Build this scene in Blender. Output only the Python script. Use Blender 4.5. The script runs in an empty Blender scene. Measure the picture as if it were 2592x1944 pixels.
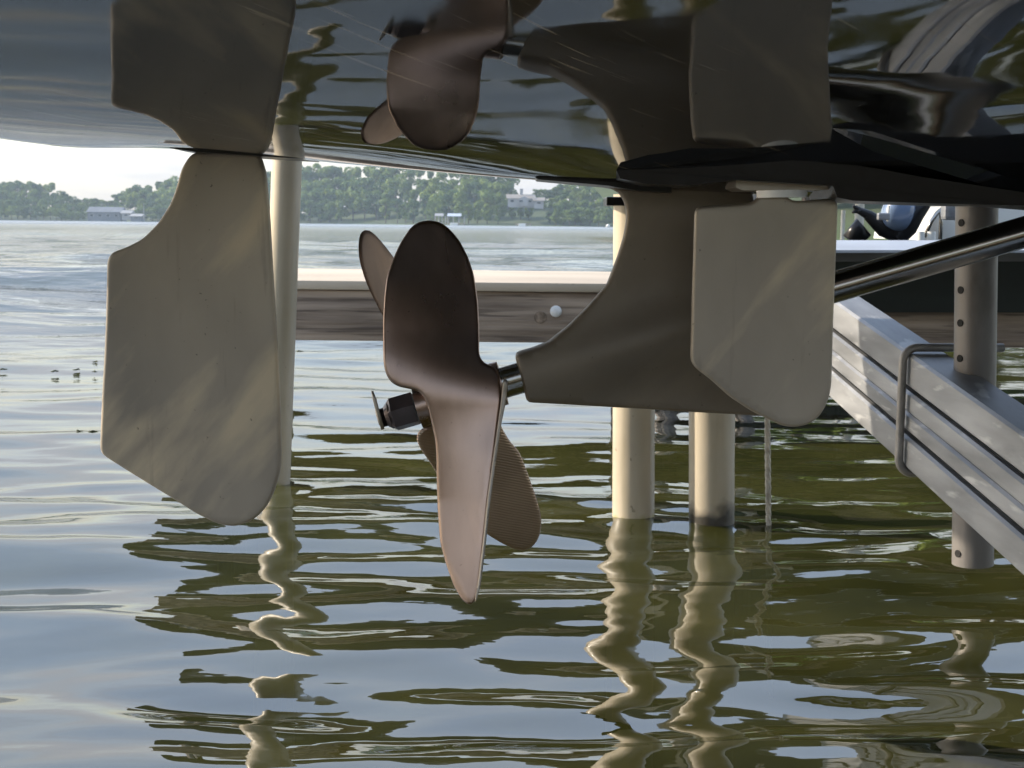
import bpy, bmesh, math, random
import numpy as np
from mathutils import Vector, Matrix
from mathutils.geometry import delaunay_2d_cdt
rad = math.radians
random.seed(7)
rng = np.random.default_rng(7)
SC = bpy.context.scene
COL = SC.collection
# ------------------------------------------------------------------ camera, sky, sun, exposure
FL = 3700.0                       # focal length in pixels of a 2592 px wide picture
PIT = math.atan((972 - 568.1) / FL)
ROL = rad(0.6)
HC = 0.48                         # height of the camera above the lake
_F = np.array([0, math.cos(PIT), -math.sin(PIT)])
_u = np.array([0, math.sin(PIT), math.cos(PIT)])
_r = np.array([1.0, 0, 0])
_R = math.cos(ROL) * _r + math.sin(ROL) * _u
_U = -math.sin(ROL) * _r + math.cos(ROL) * _u
EYE = np.array([0, 0, HC])
cam = bpy.data.cameras.new('camera')
camo = bpy.data.objects.new('camera', cam)
COL.objects.link(camo)
camo.matrix_world = Matrix(((_R[0], _U[0], -_F[0], 0), (_R[1], _U[1], -_F[1], 0), (_R[2], _U[2], -_F[2], HC), (0, 0, 0, 1)))
cam.sensor_width = 36.0
cam.lens = FL / 2592 * 36
cam.clip_start = 0.02
cam.clip_end = 5000
cam.dof.use_dof = True
cam.dof.focus_distance = 1.36
cam.dof.aperture_fstop = 36.0
SC.camera = camo

SUN_EL = rad(25)
SUN_AZ = rad(-77)                 # from +Y towards -X: sun low on the left, a little ahead
sun_dir = Vector((math.sin(SUN_AZ) * math.cos(SUN_EL), math.cos(SUN_AZ) * math.cos(SUN_EL), math.sin(SUN_EL)))
world = bpy.data.worlds.new('World')
SC.world = world
world.use_nodes = True
wn = world.node_tree
for n in list(wn.nodes): wn.nodes.remove(n)
sky = wn.nodes.new('ShaderNodeTexSky')
sky.sky_type = 'NISHITA'
sky.sun_disc = False
sky.sun_elevation = SUN_EL
sky.sun_rotation = SUN_AZ
sky.air_density = 1.2
sky.dust_density = 1.5
sky.ozone_density = 1.5
bgn = wn.nodes.new('ShaderNodeBackground')
bgn.inputs['Strength'].default_value = 0.14
won = wn.nodes.new('ShaderNodeOutputWorld')
# thin high cloud and haze veil over the blue
_tc = wn.nodes.new('ShaderNodeTexCoord')
_sp = wn.nodes.new('ShaderNodeSeparateXYZ')
wn.links.new(_tc.outputs['Generated'], _sp.inputs[0])
_dv = wn.nodes.new('ShaderNodeVectorMath')
_dv.operation = 'DIVIDE'
_az = wn.nodes.new('ShaderNodeMath')
_az.operation = 'ADD'
_az.inputs[1].default_value = .12
_ab = wn.nodes.new('ShaderNodeMath')
_ab.operation = 'ABSOLUTE'
wn.links.new(_sp.outputs['Z'], _ab.inputs[0])
wn.links.new(_ab.outputs[0], _az.inputs[0])
_cb = wn.nodes.new('ShaderNodeCombineXYZ')
for k_ in range(3): wn.links.new(_az.outputs[0], _cb.inputs[k_])
wn.links.new(_tc.outputs['Generated'], _dv.inputs[0])
wn.links.new(_cb.outputs[0], _dv.inputs[1])
_cn = wn.nodes.new('ShaderNodeTexNoise')
_cn.inputs['Scale'].default_value = .9
_cn.inputs['Detail'].default_value = 7
_cn.inputs['Roughness'].default_value = .55
wn.links.new(_dv.outputs[0], _cn.inputs['Vector'])
_cm = wn.nodes.new('ShaderNodeMapRange')
_cm.inputs['From Min'].default_value = .38
_cm.inputs['From Max'].default_value = .66
_cm.inputs['To Min'].default_value = .6
_cm.inputs['To Max'].default_value = 1.0
wn.links.new(_cn.outputs['Fac'], _cm.inputs['Value'])
_cx = wn.nodes.new('ShaderNodeMix')
_cx.data_type = 'RGBA'
_vc = wn.nodes.new('ShaderNodeValToRGB')
_vc.color_ramp.elements[0].position = .0
_vc.color_ramp.elements[0].color = (1.62, 1.55, 1.52, 1)
_vc.color_ramp.elements[1].position = .42
_vc.color_ramp.elements[1].color = (1.9, 2.4, 3.3, 1)
_e2 = _vc.color_ramp.elements.new(.14)
_e2.color = (2.5, 2.55, 2.8, 1)
wn.links.new(_ab.outputs[0], _vc.inputs[0])
wn.links.new(_vc.outputs[0], _cx.inputs['B'])
wn.links.new(_cm.outputs[0], _cx.inputs['Factor'])
wn.links.new(sky.outputs[0], _cx.inputs['A'])
wn.links.new(_cx.outputs['Result'], bgn.inputs[0])
wn.links.new(bgn.outputs[0], won.inputs[0])
sl = bpy.data.lights.new('sun', 'SUN')
sl.energy = 2.6
sl.angle = rad(0.6)
sl.color = (1.0, 0.86, 0.68)
so = bpy.data.objects.new('sun', sl)
COL.objects.link(so)
so.rotation_euler = sun_dir.to_track_quat('Z', 'Y').to_euler()
SC.view_settings.view_transform = 'Standard'
SC.view_settings.look = 'None'
SC.view_settings.exposure = 1.75
SC.view_settings.gamma = 1
SC.render.engine = 'CYCLES'
SC.cycles.max_bounces = 8
SC.cycles.glossy_bounces = 5
SC.cycles.diffuse_bounces = 3
SC.cycles.transparent_max_bounces = 8
SC.cycles.volume_bounces = 0
SC.cycles.caustics_reflective = True
SC.cycles.sample_clamp_indirect = 6
SC.cycles.blur_glossy = 0.3


# ------------------------------------------------------------------ helpers
def ray(px, py):
    return _F + _R * (px - 1296) / FL + _U * (972 - py) / FL


def U(px, py, Y):
    d = ray(px, py)
    return Vector(EYE + d * (Y / d[1]))


def W(px, py, z=0.0):
    d = ray(px, py)
    return Vector(EYE + d * ((z - HC) / d[2]))


def tag(o, label=None, cat=None, group=None, kind=None):
    if label: o['label'] = label
    if cat: o['category'] = cat
    if group: o['group'] = group
    if kind: o['kind'] = kind
    return o


def empty(name, loc=(0, 0, 0)):
    o = bpy.data.objects.new(name, None)
    COL.objects.link(o)
    o.location = loc
    return o


def obj(name, verts, faces, m, parent=None, smooth=False, mats=None, midx=None):
    me = bpy.data.meshes.new(name)
    me.from_pydata([tuple(v) for v in verts], [], faces)
    me.update()
    o = bpy.data.objects.new(name, me)
    COL.objects.link(o)
    for mm in (mats or [m]): me.materials.append(mm)
    if midx is not None: me.polygons.foreach_set('material_index', midx)
    if smooth: me.polygons.foreach_set('use_smooth', [True] * len(me.polygons))
    if parent is not None:
        o.parent = parent
        if parent.type == 'EMPTY': o.matrix_parent_inverse = Matrix.Translation(-parent.location)
    return o


class MB:
    """collects shapes given in world space"""
    def __init__(s):
        s.v = []
        s.f = []

    def add(s, v, f):
        n = len(s.v)
        s.v += [Vector(a) for a in v]
        s.f += [[i + n for i in q] for q in f]
        return s

    def box(s, c, size, rot=None, bev=0.0):
        bm = bmesh.new()
        bmesh.ops.create_cube(bm, size=1)
        for v in bm.verts: v.co = Vector((v.co.x * size[0], v.co.y * size[1], v.co.z * size[2]))
        if bev: bmesh.ops.bevel(bm, geom=bm.edges[:], offset=bev, segments=2, affect='EDGES', profile=0.6)
        bm.verts.index_update()
        vs = [v.co.copy() for v in bm.verts]
        fs = [[v.index for v in f.verts] for f in bm.faces]
        bm.free()
        if rot is not None: vs = [rot @ v for v in vs]
        return s.add([v + Vector(c) for v in vs], fs)

    def tube(s, pts, radii, n=16, cap=True, phase=0.0):
        pts = [Vector(p) for p in pts]
        if not hasattr(radii, '__len__'): radii = [radii] * len(pts)
        base = len(s.v)
        ref = None
        for i, p in enumerate(pts):
            a = pts[max(i - 1, 0)]
            b = pts[min(i + 1, len(pts) - 1)]
            if (b - a).length < 1e-9: t = tl
            else: t = (b - a).normalized()
            tl = t
            if ref is None:
                ref = t.orthogonal() if abs(t.z) > .95 else Vector((0, 0, 1))
            x = (ref - t * ref.dot(t)).normalized()
            y = t.cross(x)
            ref = x
            for k in range(n):
                an = 2 * math.pi * k / n + phase
                s.v.append(p + (x * math.cos(an) + y * math.sin(an)) * radii[i])
        for i in range(len(pts) - 1):
            for k in range(n):
                a = base + i * n + k
                b = base + i * n + (k + 1) % n
                s.f.append([a, b, b + n, a + n])
        if cap:
            s.f.append([base + k for k in range(n)][::-1])
            s.f.append([base + (len(pts) - 1) * n + k for k in range(n)])
        return s

    def prism(s, poly, off):
        """closed polygon of world points, pushed along off"""
        n = len(poly)
        off = Vector(off)
        return s.add(list(poly) + [Vector(p) + off for p in poly],
                     [list(range(n))[::-1], list(range(n, 2 * n))] + [[i, (i + 1) % n, (i + 1) % n + n, i + n] for i in range(n)])

    def build(s, name, m, parent=None, smooth=False, auto=None):
        o = obj(name, s.v, s.f, m, parent, smooth or auto is not None)
        bm = bmesh.new()
        bm.from_mesh(o.data)
        bmesh.ops.recalc_face_normals(bm, faces=bm.faces)
        if auto is not None:
            for e in bm.edges:
                if len(e.link_faces) == 2 and e.calc_face_angle(0) > rad(auto): e.smooth = False
        bm.to_mesh(o.data)
        bm.free()
        return o


def chaikin(P, it=2):
    for _ in range(it):
        Q = []
        n = len(P)
        for i in range(n):
            a = np.array(P[i], float)
            b = np.array(P[(i + 1) % n], float)
            Q += [tuple(a * .75 + b * .25), tuple(a * .25 + b * .75)]
        P = Q
    return P


def densify(P, st):
    Q = []
    n = len(P)
    for i in range(n):
        a = np.array(P[i], float)
        b = np.array(P[(i + 1) % n], float)
        k = max(1, int(math.hypot(*(b - a)) / st))
        for j in range(k): Q.append(tuple(a + (b - a) * j / k))
    return Q


def plate(name, outline, m, parent, ymid, thick, edge=14.0, grid=14, smooth_it=2, emin=.3, autoang=50, smooth_px=9.0):
    """a cast plate: outline in picture pixels laid on the surface Y = ymid(px,py) (its real distance), real thickness in metres"""
    P = np.array(densify(list(outline), 3.0))
    sig = smooth_px / 3.0
    kk = np.arange(-int(3 * sig) - 1, int(3 * sig) + 2)
    ww = np.exp(-.5 * (kk / sig) ** 2)
    ww /= ww.sum()
    P = sum(w_ * np.roll(P, -k_, axis=0) for w_, k_ in zip(ww, kk))
    seg = np.r_[0, np.cumsum(np.hypot(*(np.roll(P, -1, axis=0) - P).T))]
    Pc = np.vstack([P, P[:1]])
    nn_ = int(seg[-1] / min(grid, 9))
    tt_ = np.linspace(0, seg[-1], nn_, endpoint=False)
    P = [(np.interp(t_, seg, Pc[:, 0]), np.interp(t_, seg, Pc[:, 1])) for t_ in tt_]
    Q = []
    for p in P:
        if not Q or math.hypot(p[0] - Q[-1][0], p[1] - Q[-1][1]) > 1.0: Q.append(p)
    P = np.array(Q)
    n = len(P)
    A = P
    B = np.roll(P, -1, axis=0)

    def dist(q):
        ab = B - A
        t = np.clip(((q - A) * ab).sum(1) / np.maximum((ab ** 2).sum(1), 1e-9), 0, 1)
        return np.sqrt((((A + ab * t[:, None]) - q) ** 2).sum(1)).min()
    x0, y0 = P.min(0)
    x1, y1 = P.max(0)
    inner = []
    # rings just inside the edge give a clean rounded rim
    nrm = np.roll(P, -1, axis=0) - np.roll(P, 1, axis=0)
    nrm = np.stack([-nrm[:, 1], nrm[:, 0]], 1)
    nrm /= np.maximum(np.linalg.norm(nrm, axis=1), 1e-9)[:, None]
    area = .5 * (P[:, 0] * np.roll(P[:, 1], -1) - np.roll(P[:, 0], -1) * P[:, 1]).sum()
    sg = 1 if area > 0 else -1

    def inside(q):
        x, y = q
        c = (A[:, 1] > y) != (B[:, 1] > y)
        xx = A[c, 0] + (y - A[c, 1]) * (B[c, 0] - A[c, 0]) / (B[c, 1] - A[c, 1])
        return (xx > x).sum() % 2 == 1
    for o_ in (.4, 1.0):
        for p, nn in zip(P, nrm):
            q = p + nn * sg * edge * o_
            if inside(q) and dist(q) > edge * o_ * .8: inner.append(q)
    yy = y0
    while yy < y1:
        xx = x0
        while xx < x1:
            q = np.array((xx, yy))
            if inside(q) and dist(q) > edge * 1.5: inner.append(q)
            xx += grid
        yy += grid
    allp = [Vector(p) for p in P] + [Vector(q) for q in inner]
    vs, es, fs, ov, oe, of = delaunay_2d_cdt(allp, [(i, (i + 1) % n) for i in range(n)], [], 1, 1e-4)
    N = len(vs)
    d = [dist(np.array(v)) for v in vs]
    bd = {}
    for f in fs:
        for i in range(len(f)):
            a, b = f[i], f[(i + 1) % len(f)]
            bd[(a, b)] = 1
    fr, bk = [], []
    for v, dd in zip(vs, d):
        T = thick(v[0], v[1]) if callable(thick) else thick
        e = min(dd / edge, 1)
        th = T * (emin + (1 - emin) * math.sqrt(max(0, 2 * e - e * e)))
        Y = ymid(v[0], v[1])
        fr.append(U(v[0], v[1], Y) - Vector((0, th / 2, 0)))
        bk.append(U(v[0], v[1], Y) + Vector((0, th / 2, 0)))
    F = [list(f)[::-1] for f in fs] + [[i + N for i in f] for f in fs]
    for (a, b) in bd:
        if (b, a) not in bd: F.append([a, b, b + N, a + N])
    mb = MB()
    mb.v = fr + bk
    mb.f = F
    return mb.build(name, m, parent, auto=autoang)


# ------------------------------------------------------------------ materials
def mat(name, col, rough=.5, metal=0.0, ior=1.5, spec=.5, scale=8, var=.15, bump=0.0, bscale=60, stretch=(1, 1, 1), coat=0, col2=None, rvar=0.0, detail=6, aniso_obj=True):
    m = bpy.data.materials.new(name)
    m.use_nodes = True
    nt = m.node_tree
    b = nt.nodes['Principled BSDF']
    b.inputs['Roughness'].default_value = rough
    b.inputs['Metallic'].default_value = metal
    b.inputs['IOR'].default_value = ior
    b.inputs['Specular IOR Level'].default_value = spec
    b.inputs['Coat Weight'].default_value = coat
    tc = nt.nodes.new('ShaderNodeTexCoord')
    mp = nt.nodes.new('ShaderNodeMapping')
    mp.inputs['Scale'].default_value = stretch
    nt.links.new(tc.outputs['Object'], mp.inputs[0])
    nz = nt.nodes.new('ShaderNodeTexNoise')
    nz.inputs['Scale'].default_value = scale
    nz.inputs['Detail'].default_value = detail
    nt.links.new(mp.outputs[0], nz.inputs['Vector'])
    cr = nt.nodes.new('ShaderNodeValToRGB')
    c2 = col2 or tuple(c * (1 - 2 * var) for c in col)
    cr.color_ramp.elements[0].position = .3
    cr.color_ramp.elements[1].position = .7
    cr.color_ramp.elements[0].color = (*c2, 1)
    cr.color_ramp.elements[1].color = (*(tuple(min(1, c * (1 + var)) for c in col) if not col2 else col), 1)
    nt.links.new(nz.outputs['Fac'], cr.inputs[0])
    nt.links.new(cr.outputs[0], b.inputs['Base Color'])
    if rvar:
        mr = nt.nodes.new('ShaderNodeMapRange')
        mr.inputs['To Min'].default_value = max(0, rough - rvar)
        mr.inputs['To Max'].default_value = rough + rvar
        nt.links.new(nz.outputs['Fac'], mr.inputs['Value'])
        nt.links.new(mr.outputs[0], b.inputs['Roughness'])
    if bump:
        n2 = nt.nodes.new('ShaderNodeTexNoise')
        n2.inputs['Scale'].default_value = bscale
        n2.inputs['Detail'].default_value = 8
        nt.links.new(mp.outputs[0], n2.inputs['Vector'])
        bp = nt.nodes.new('ShaderNodeBump')
        bp.inputs['Strength'].default_value = 1
        bp.inputs['Distance'].default_value = bump
        nt.links.new(n2.outputs['Fac'], bp.inputs['Height'])
        nt.links.new(bp.outputs[0], b.inputs['Normal'])
    return m


M = {}
M['bronze'] = mat('cast_nibral', (.34, .30, .25), .42, .75, scale=9, var=.12, bump=.00012, bscale=220, rvar=.12)
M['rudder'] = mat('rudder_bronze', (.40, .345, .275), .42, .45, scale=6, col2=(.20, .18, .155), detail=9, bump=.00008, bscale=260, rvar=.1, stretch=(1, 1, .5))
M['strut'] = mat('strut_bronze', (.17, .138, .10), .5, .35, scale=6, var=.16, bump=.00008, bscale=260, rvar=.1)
M['prop'] = mat('propeller_bronze', (.40, .285, .225), .30, 1.0, scale=14, var=.2, stretch=(1, 1, .3), bump=.0001, bscale=180, rvar=.1)
M['steel'] = mat('polished_steel', (.34, .32, .29), .16, 1.0, scale=20, var=.06)
M['nut'] = mat('dark_steel_nut', (.075, .06, .06), .38, .6, scale=40, var=.15, bump=.0003)
M['black'] = mat('black_plastic', (.009, .009, .010), .3, ior=1.35, scale=20, var=.2, bump=.0004)
M['white_plastic'] = mat('white_plastic', (.78, .78, .76), .4, scale=30, var=.05)
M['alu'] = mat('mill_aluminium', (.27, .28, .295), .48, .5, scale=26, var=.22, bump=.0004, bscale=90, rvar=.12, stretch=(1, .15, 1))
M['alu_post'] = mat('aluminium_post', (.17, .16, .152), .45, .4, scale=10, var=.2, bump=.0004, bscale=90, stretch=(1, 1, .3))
M['galv'] = mat('galvanised_rod', (.30, .29, .28), .5, .5, scale=40, var=.15, bump=.0004)
M['hole'] = mat('hole_dark', (.008, .008, .008), .9)
M['deck'] = mat('beige_deck', (.50, .42, .32), .6, scale=5, var=.1, bump=.001, bscale=30, stretch=(.3, 1, 1))
M['dark_hull'] = mat('dark_green_hull', (.02, .024, .022), .5, scale=3, var=.2, stretch=(1, 1, 5))
M['gunwale'] = mat('pale_gunwale', (.42, .46, .52), .35, scale=4, var=.06)
M['bark'] = mat('bark', (.08, .06, .045), .9, scale=3, var=.2)
M['roof'] = mat('roof_shingles', (.22, .20, .18), .9, scale=1, var=.1)
M['wall_w'] = mat('white_siding', (.27, .27, .27), .7, scale=.5, var=.05)
M['wall_g'] = mat('grey_siding', (.13, .14, .16), .7, scale=.5, var=.15)
M['pane'] = mat('window_glass', (.03, .04, .05), .1, scale=1, var=.1)
M['added_cover'] = mat('added_canopy_dark_cloth', (.022, .026, .02), .85, scale=2, var=.15)
M['cowl'] = mat('blue_grey_cowling', (.12, .17, .26), .25, scale=4, var=.05, coat=.5)
M['white_gel'] = mat('white_gelcoat', (.62, .62, .58), .25, scale=3, var=.05, coat=.4)
M['rope'] = mat('steel_rope', (.60, .54, .45), .5, .1, scale=60, var=.2)
M['debris'] = mat('floating_weed', (.05, .055, .02), .8, scale=60, var=.2)


def pole_mat(name, algae=None):
    m = mat(name, (.46, .40, .30), .42, scale=5, var=.09, bump=.0004, bscale=40, coat=.25)
    nt = m.node_tree
    b = nt.nodes['Principled BSDF']
    ge = nt.nodes.new('ShaderNodeNewGeometry')
    sx = nt.nodes.new('ShaderNodeSeparateXYZ')
    nt.links.new(ge.outputs['Position'], sx.inputs[0])
    nz = nt.nodes.new('ShaderNodeTexNoise')
    nz.inputs['Scale'].default_value = 28
    nt.links.new(ge.outputs['Position'], nz.inputs['Vector'])
    ad = nt.nodes.new('ShaderNodeMath')
    ad.operation = 'MULTIPLY_ADD'
    ad.inputs[1].default_value = -.05
    nt.links.new(nz.outputs['Fac'], ad.inputs[0])
    nt.links.new(sx.outputs['Z'], ad.inputs[2])
    base = b.inputs['Base Color'].links[0].from_socket
    lo, hi, c = algae
    mr = nt.nodes.new('ShaderNodeMapRange')
    mr.inputs['From Min'].default_value = lo
    mr.inputs['From Max'].default_value = hi
    nt.links.new(ad.outputs[0], mr.inputs['Value'])
    mx = nt.nodes.new('ShaderNodeMix')
    mx.data_type = 'RGBA'
    nt.links.new(mr.outputs[0], mx.inputs['Factor'])
    mx.inputs['A'].default_value = (*c, 1)
    # faint vertical grime and scuffs
    n3 = nt.nodes.new('ShaderNodeTexNoise')
    n3.inputs['Scale'].default_value = 14
    n3.inputs['Detail'].default_value = 9
    mp = nt.nodes.new('ShaderNodeMapping')
    mp.inputs['Scale'].default_value = (3, 3, .35)
    nt.links.new(ge.outputs['Position'], mp.inputs[0])
    nt.links.new(mp.outputs[0], n3.inputs['Vector'])
    r3 = nt.nodes.new('ShaderNodeMapRange')
    r3.inputs['From Min'].default_value = .52
    r3.inputs['From Max'].default_value = .78
    r3.inputs['To Max'].default_value = .55
    nt.links.new(n3.outputs['Fac'], r3.inputs['Value'])
    m3 = nt.nodes.new('ShaderNodeMix')
    m3.data_type = 'RGBA'
    m3.inputs['B'].default_value = (.30, .26, .17, 1)
    nt.links.new(r3.outputs[0], m3.inputs['Factor'])
    nt.links.new(base, m3.inputs['A'])
    nt.links.new(m3.outputs['Result'], mx.inputs['B'])
    nt.links.new(mx.outputs['Result'], b.inputs['Base Color'])
    return m


def wood_mat():
    m = mat('weathered_wood', (.42, .33, .25), .85, scale=34, var=.3, bump=.006, bscale=40, stretch=(.07, 1, 1.2), col2=(.11, .08, .06), detail=12)
    nt = m.node_tree
    b = nt.nodes['Principled BSDF']
    tc = nt.nodes.new('ShaderNodeTexCoord')
    mp = nt.nodes.new('ShaderNodeMapping')
    mp.inputs['Scale'].default_value = (.5, 1, 13)
    nt.links.new(tc.outputs['Object'], mp.inputs[0])
    wv = nt.nodes.new('ShaderNodeTexNoise')
    wv.inputs['Scale'].default_value = 8
    wv.inputs['Detail'].default_value = 6
    wv.inputs['Distortion'].default_value = .6
    nt.links.new(mp.outputs[0], wv.inputs['Vector'])
    mr = nt.nodes.new('ShaderNodeMapRange')
    mr.inputs['From Min'].default_value = .53
    mr.inputs['From Max'].default_value = .64
    mr.inputs['To Max'].default_value = .6
    nt.links.new(wv.outputs['Fac'], mr.inputs['Value'])
    mx = nt.nodes.new('ShaderNodeMix')
    mx.data_type = 'RGBA'
    base = b.inputs['Base Color'].links[0].from_socket
    nt.links.new(base, mx.inputs['A'])
    mx.inputs['B'].default_value = (.045, .032, .024, 1)
    nt.links.new(mr.outputs[0], mx.inputs['Factor'])
    nt.links.new(mx.outputs['Result'], b.inputs['Base Color'])
    return m


def hull_mat():
    m = mat('black_gelcoat', (.010, .011, .013), .03, ior=2.6, scale=4, var=.1)
    nt = m.node_tree
    b = nt.nodes['Principled BSDF']
    ge = nt.nodes.new('ShaderNodeNewGeometry')
    # long gentle waviness of the laminate
    nz = nt.nodes.new('ShaderNodeTexNoise')
    nz.inputs['Scale'].default_value = 9
    nz.inputs['Detail'].default_value = 1.5
    nt.links.new(ge.outputs['Position'], nz.inputs['Vector'])
    bp = nt.nodes.new('ShaderNodeBump')
    bp.inputs['Strength'].default_value = 1
    bp.inputs['Distance'].default_value = .0005
    nt.links.new(nz.outputs['Fac'], bp.inputs['Height'])
    nt.links.new(bp.outputs[0], b.inputs['Normal'])
    rn = nt.nodes.new('ShaderNodeTexNoise')
    rn.inputs['Scale'].default_value = 6
    rn.inputs['Detail'].default_value = 9
    rn.inputs['Roughness'].default_value = .7
    nt.links.new(ge.outputs['Position'], rn.inputs['Vector'])
    rm = nt.nodes.new('ShaderNodeMapRange')
    rm.inputs['From Min'].default_value = .5
    rm.inputs['From Max'].default_value = .75
    rm.inputs['To Min'].default_value = .025
    rm.inputs['To Max'].default_value = .14
    nt.links.new(rn.outputs['Fac'], rm.inputs['Value'])
    nt.links.new(rm.outputs[0], b.inputs['Roughness'])
    # scratches: thin stretched noise ridges, only in places
    mp = nt.nodes.new('ShaderNodeMapping')
    mp.vector_type = 'TEXTURE'
    mp.inputs['Rotation'].default_value = (0, 0, rad(52))
    mp.inputs['Scale'].default_value = (1 / 6, 1 / 170, 1 / 6)
    nt.links.new(ge.outputs['Position'], mp.inputs[0])
    s = nt.nodes.new('ShaderNodeTexNoise')
    s.inputs['Scale'].default_value = 1.6
    s.inputs['Detail'].default_value = 3
    nt.links.new(mp.outputs[0], s.inputs['Vector'])
    r1 = nt.nodes.new('ShaderNodeMapRange')
    r1.inputs['From Min'].default_value = .63
    r1.inputs['From Max'].default_value = .68
    nt.links.new(s.outputs['Fac'], r1.inputs['Value'])
    n2 = nt.nodes.new('ShaderNodeTexNoise')
    n2.inputs['Scale'].default_value = 5
    nt.links.new(ge.outputs['Position'], n2.inputs['Vector'])
    r2 = nt.nodes.new('ShaderNodeMapRange')
    r2.inputs['From Min'].default_value = .5
    r2.inputs['From Max'].default_value = .62
    nt.links.new(n2.outputs['Fac'], r2.inputs['Value'])
    mu = nt.nodes.new('ShaderNodeMath')
    mu.operation = 'MULTIPLY'
    nt.links.new(r1.outputs[0], mu.inputs[0])
    nt.links.new(r2.outputs[0], mu.inputs[1])
    mx = nt.nodes.new('ShaderNodeMix')
    mx.data_type = 'RGBA'
    nt.links.new(mu.outputs[0], mx.inputs['Factor'])
    base = b.inputs['Base Color'].links[0].from_socket
    nt.links.new(base, mx.inputs['A'])
    mx.inputs['B'].default_value = (.20, .17, .13, 1)
    nt.links.new(mx.outputs['Result'], b.inputs['Base Color'])
    return m


def water_mat():
    m = bpy.data.materials.new('lake_water')
    m.use_nodes = True
    nt = m.node_tree
    for n in list(nt.nodes): nt.nodes.remove(n)
    out = nt.nodes.new('ShaderNodeOutputMaterial')
    ge = nt.nodes.new('ShaderNodeNewGeometry')
    nz = nt.nodes.new('ShaderNodeTexNoise')
    nz.inputs['Scale'].default_value = 3.2
    nz.inputs['Detail'].default_value = 8
    nt.links.new(ge.outputs['Position'], nz.inputs['Vector'])
    cr = nt.nodes.new('ShaderNodeValToRGB')
    cr.color_ramp.elements[0].position = .35
    cr.color_ramp.elements[1].position = .72
    cr.color_ramp.elements[0].color = (.034, .038, .010, 1)
    cr.color_ramp.elements[1].color = (.078, .080, .022, 1)
    nt.links.new(nz.outputs['Fac'], cr.inputs[0])
    df = nt.nodes.new('ShaderNodeBsdfDiffuse')
    nt.links.new(cr.outputs[0], df.inputs['Color'])
    tr = nt.nodes.new('ShaderNodeBsdfTransparent')
    tr.inputs['Color'].default_value = (.75, .72, .42, 1)
    body = nt.nodes.new('ShaderNodeMixShader')
    body.inputs[0].default_value = .3
    nt.links.new(df.outputs[0], body.inputs[1])
    nt.links.new(tr.outputs[0], body.inputs[2])
    # small ripples
    sc = nt.nodes.new('ShaderNodeVectorMath')
    sc.operation = 'MULTIPLY'
    sc.inputs[1].default_value = (.55, 1, 1)
    nt.links.new(ge.outputs['Position'], sc.inputs[0])
    b1 = nt.nodes.new('ShaderNodeTexNoise')
    b1.inputs['Scale'].default_value = 2.3
    b1.inputs['Detail'].default_value = 5
    nt.links.new(sc.outputs[0], b1.inputs['Vector'])
    # chop grows away from the sheltered water under the boat
    sx = nt.nodes.new('ShaderNodeSeparateXYZ')
    nt.links.new(ge.outputs['Position'], sx.inputs[0])
    mr = nt.nodes.new('ShaderNodeMapRange')
    mr.inputs['From Min'].default_value = 3.5
    mr.inputs['From Max'].default_value = 20
    mr.inputs['To Min'].default_value = 0.0
    mr.inputs['To Max'].default_value = .16
    nt.links.new(sx.outputs['Y'], mr.inputs['Value'])
    bp = nt.nodes.new('ShaderNodeBump')
    bp.inputs['Strength'].default_value = 1
    nt.links.new(b1.outputs['Fac'], bp.inputs['Height'])
    nt.links.new(mr.outputs[0], bp.inputs['Distance'])
    b3 = nt.nodes.new('ShaderNodeTexNoise')
    b3.inputs['Scale'].default_value = 16
    b3.inputs['Detail'].default_value = 3
    nt.links.new(sc.outputs[0], b3.inputs['Vector'])
    bq = nt.nodes.new('ShaderNodeBump')
    bq.inputs['Distance'].default_value = .0008
    nt.links.new(b3.outputs['Fac'], bq.inputs['Height'])
    nt.links.new(bq.outputs[0], bp.inputs['Normal'])
    fr = nt.nodes.new('ShaderNodeFresnel')
    fr.inputs['IOR'].default_value = 2.7
    nt.links.new(bp.outputs[0], fr.inputs['Normal'])
    gl = nt.nodes.new('ShaderNodeBsdfGlossy')
    rr = nt.nodes.new('ShaderNodeMapRange')
    rr.inputs['From Min'].default_value = 12
    rr.inputs['From Max'].default_value = 260
    rr.inputs['To Min'].default_value = .015
    rr.inputs['To Max'].default_value = .30
    nt.links.new(sx.outputs['Y'], rr.inputs['Value'])
    nt.links.new(rr.outputs[0], gl.inputs['Roughness'])
    nt.links.new(bp.outputs[0], gl.inputs['Normal'])
    mx = nt.nodes.new('ShaderNodeMixShader')
    nt.links.new(fr.outputs[0], mx.inputs[0])
    nt.links.new(body.outputs[0], mx.inputs[1])
    nt.links.new(gl.outputs[0], mx.inputs[2])
    nt.links.new(mx.outputs[0], out.inputs['Surface'])
    return m


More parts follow.
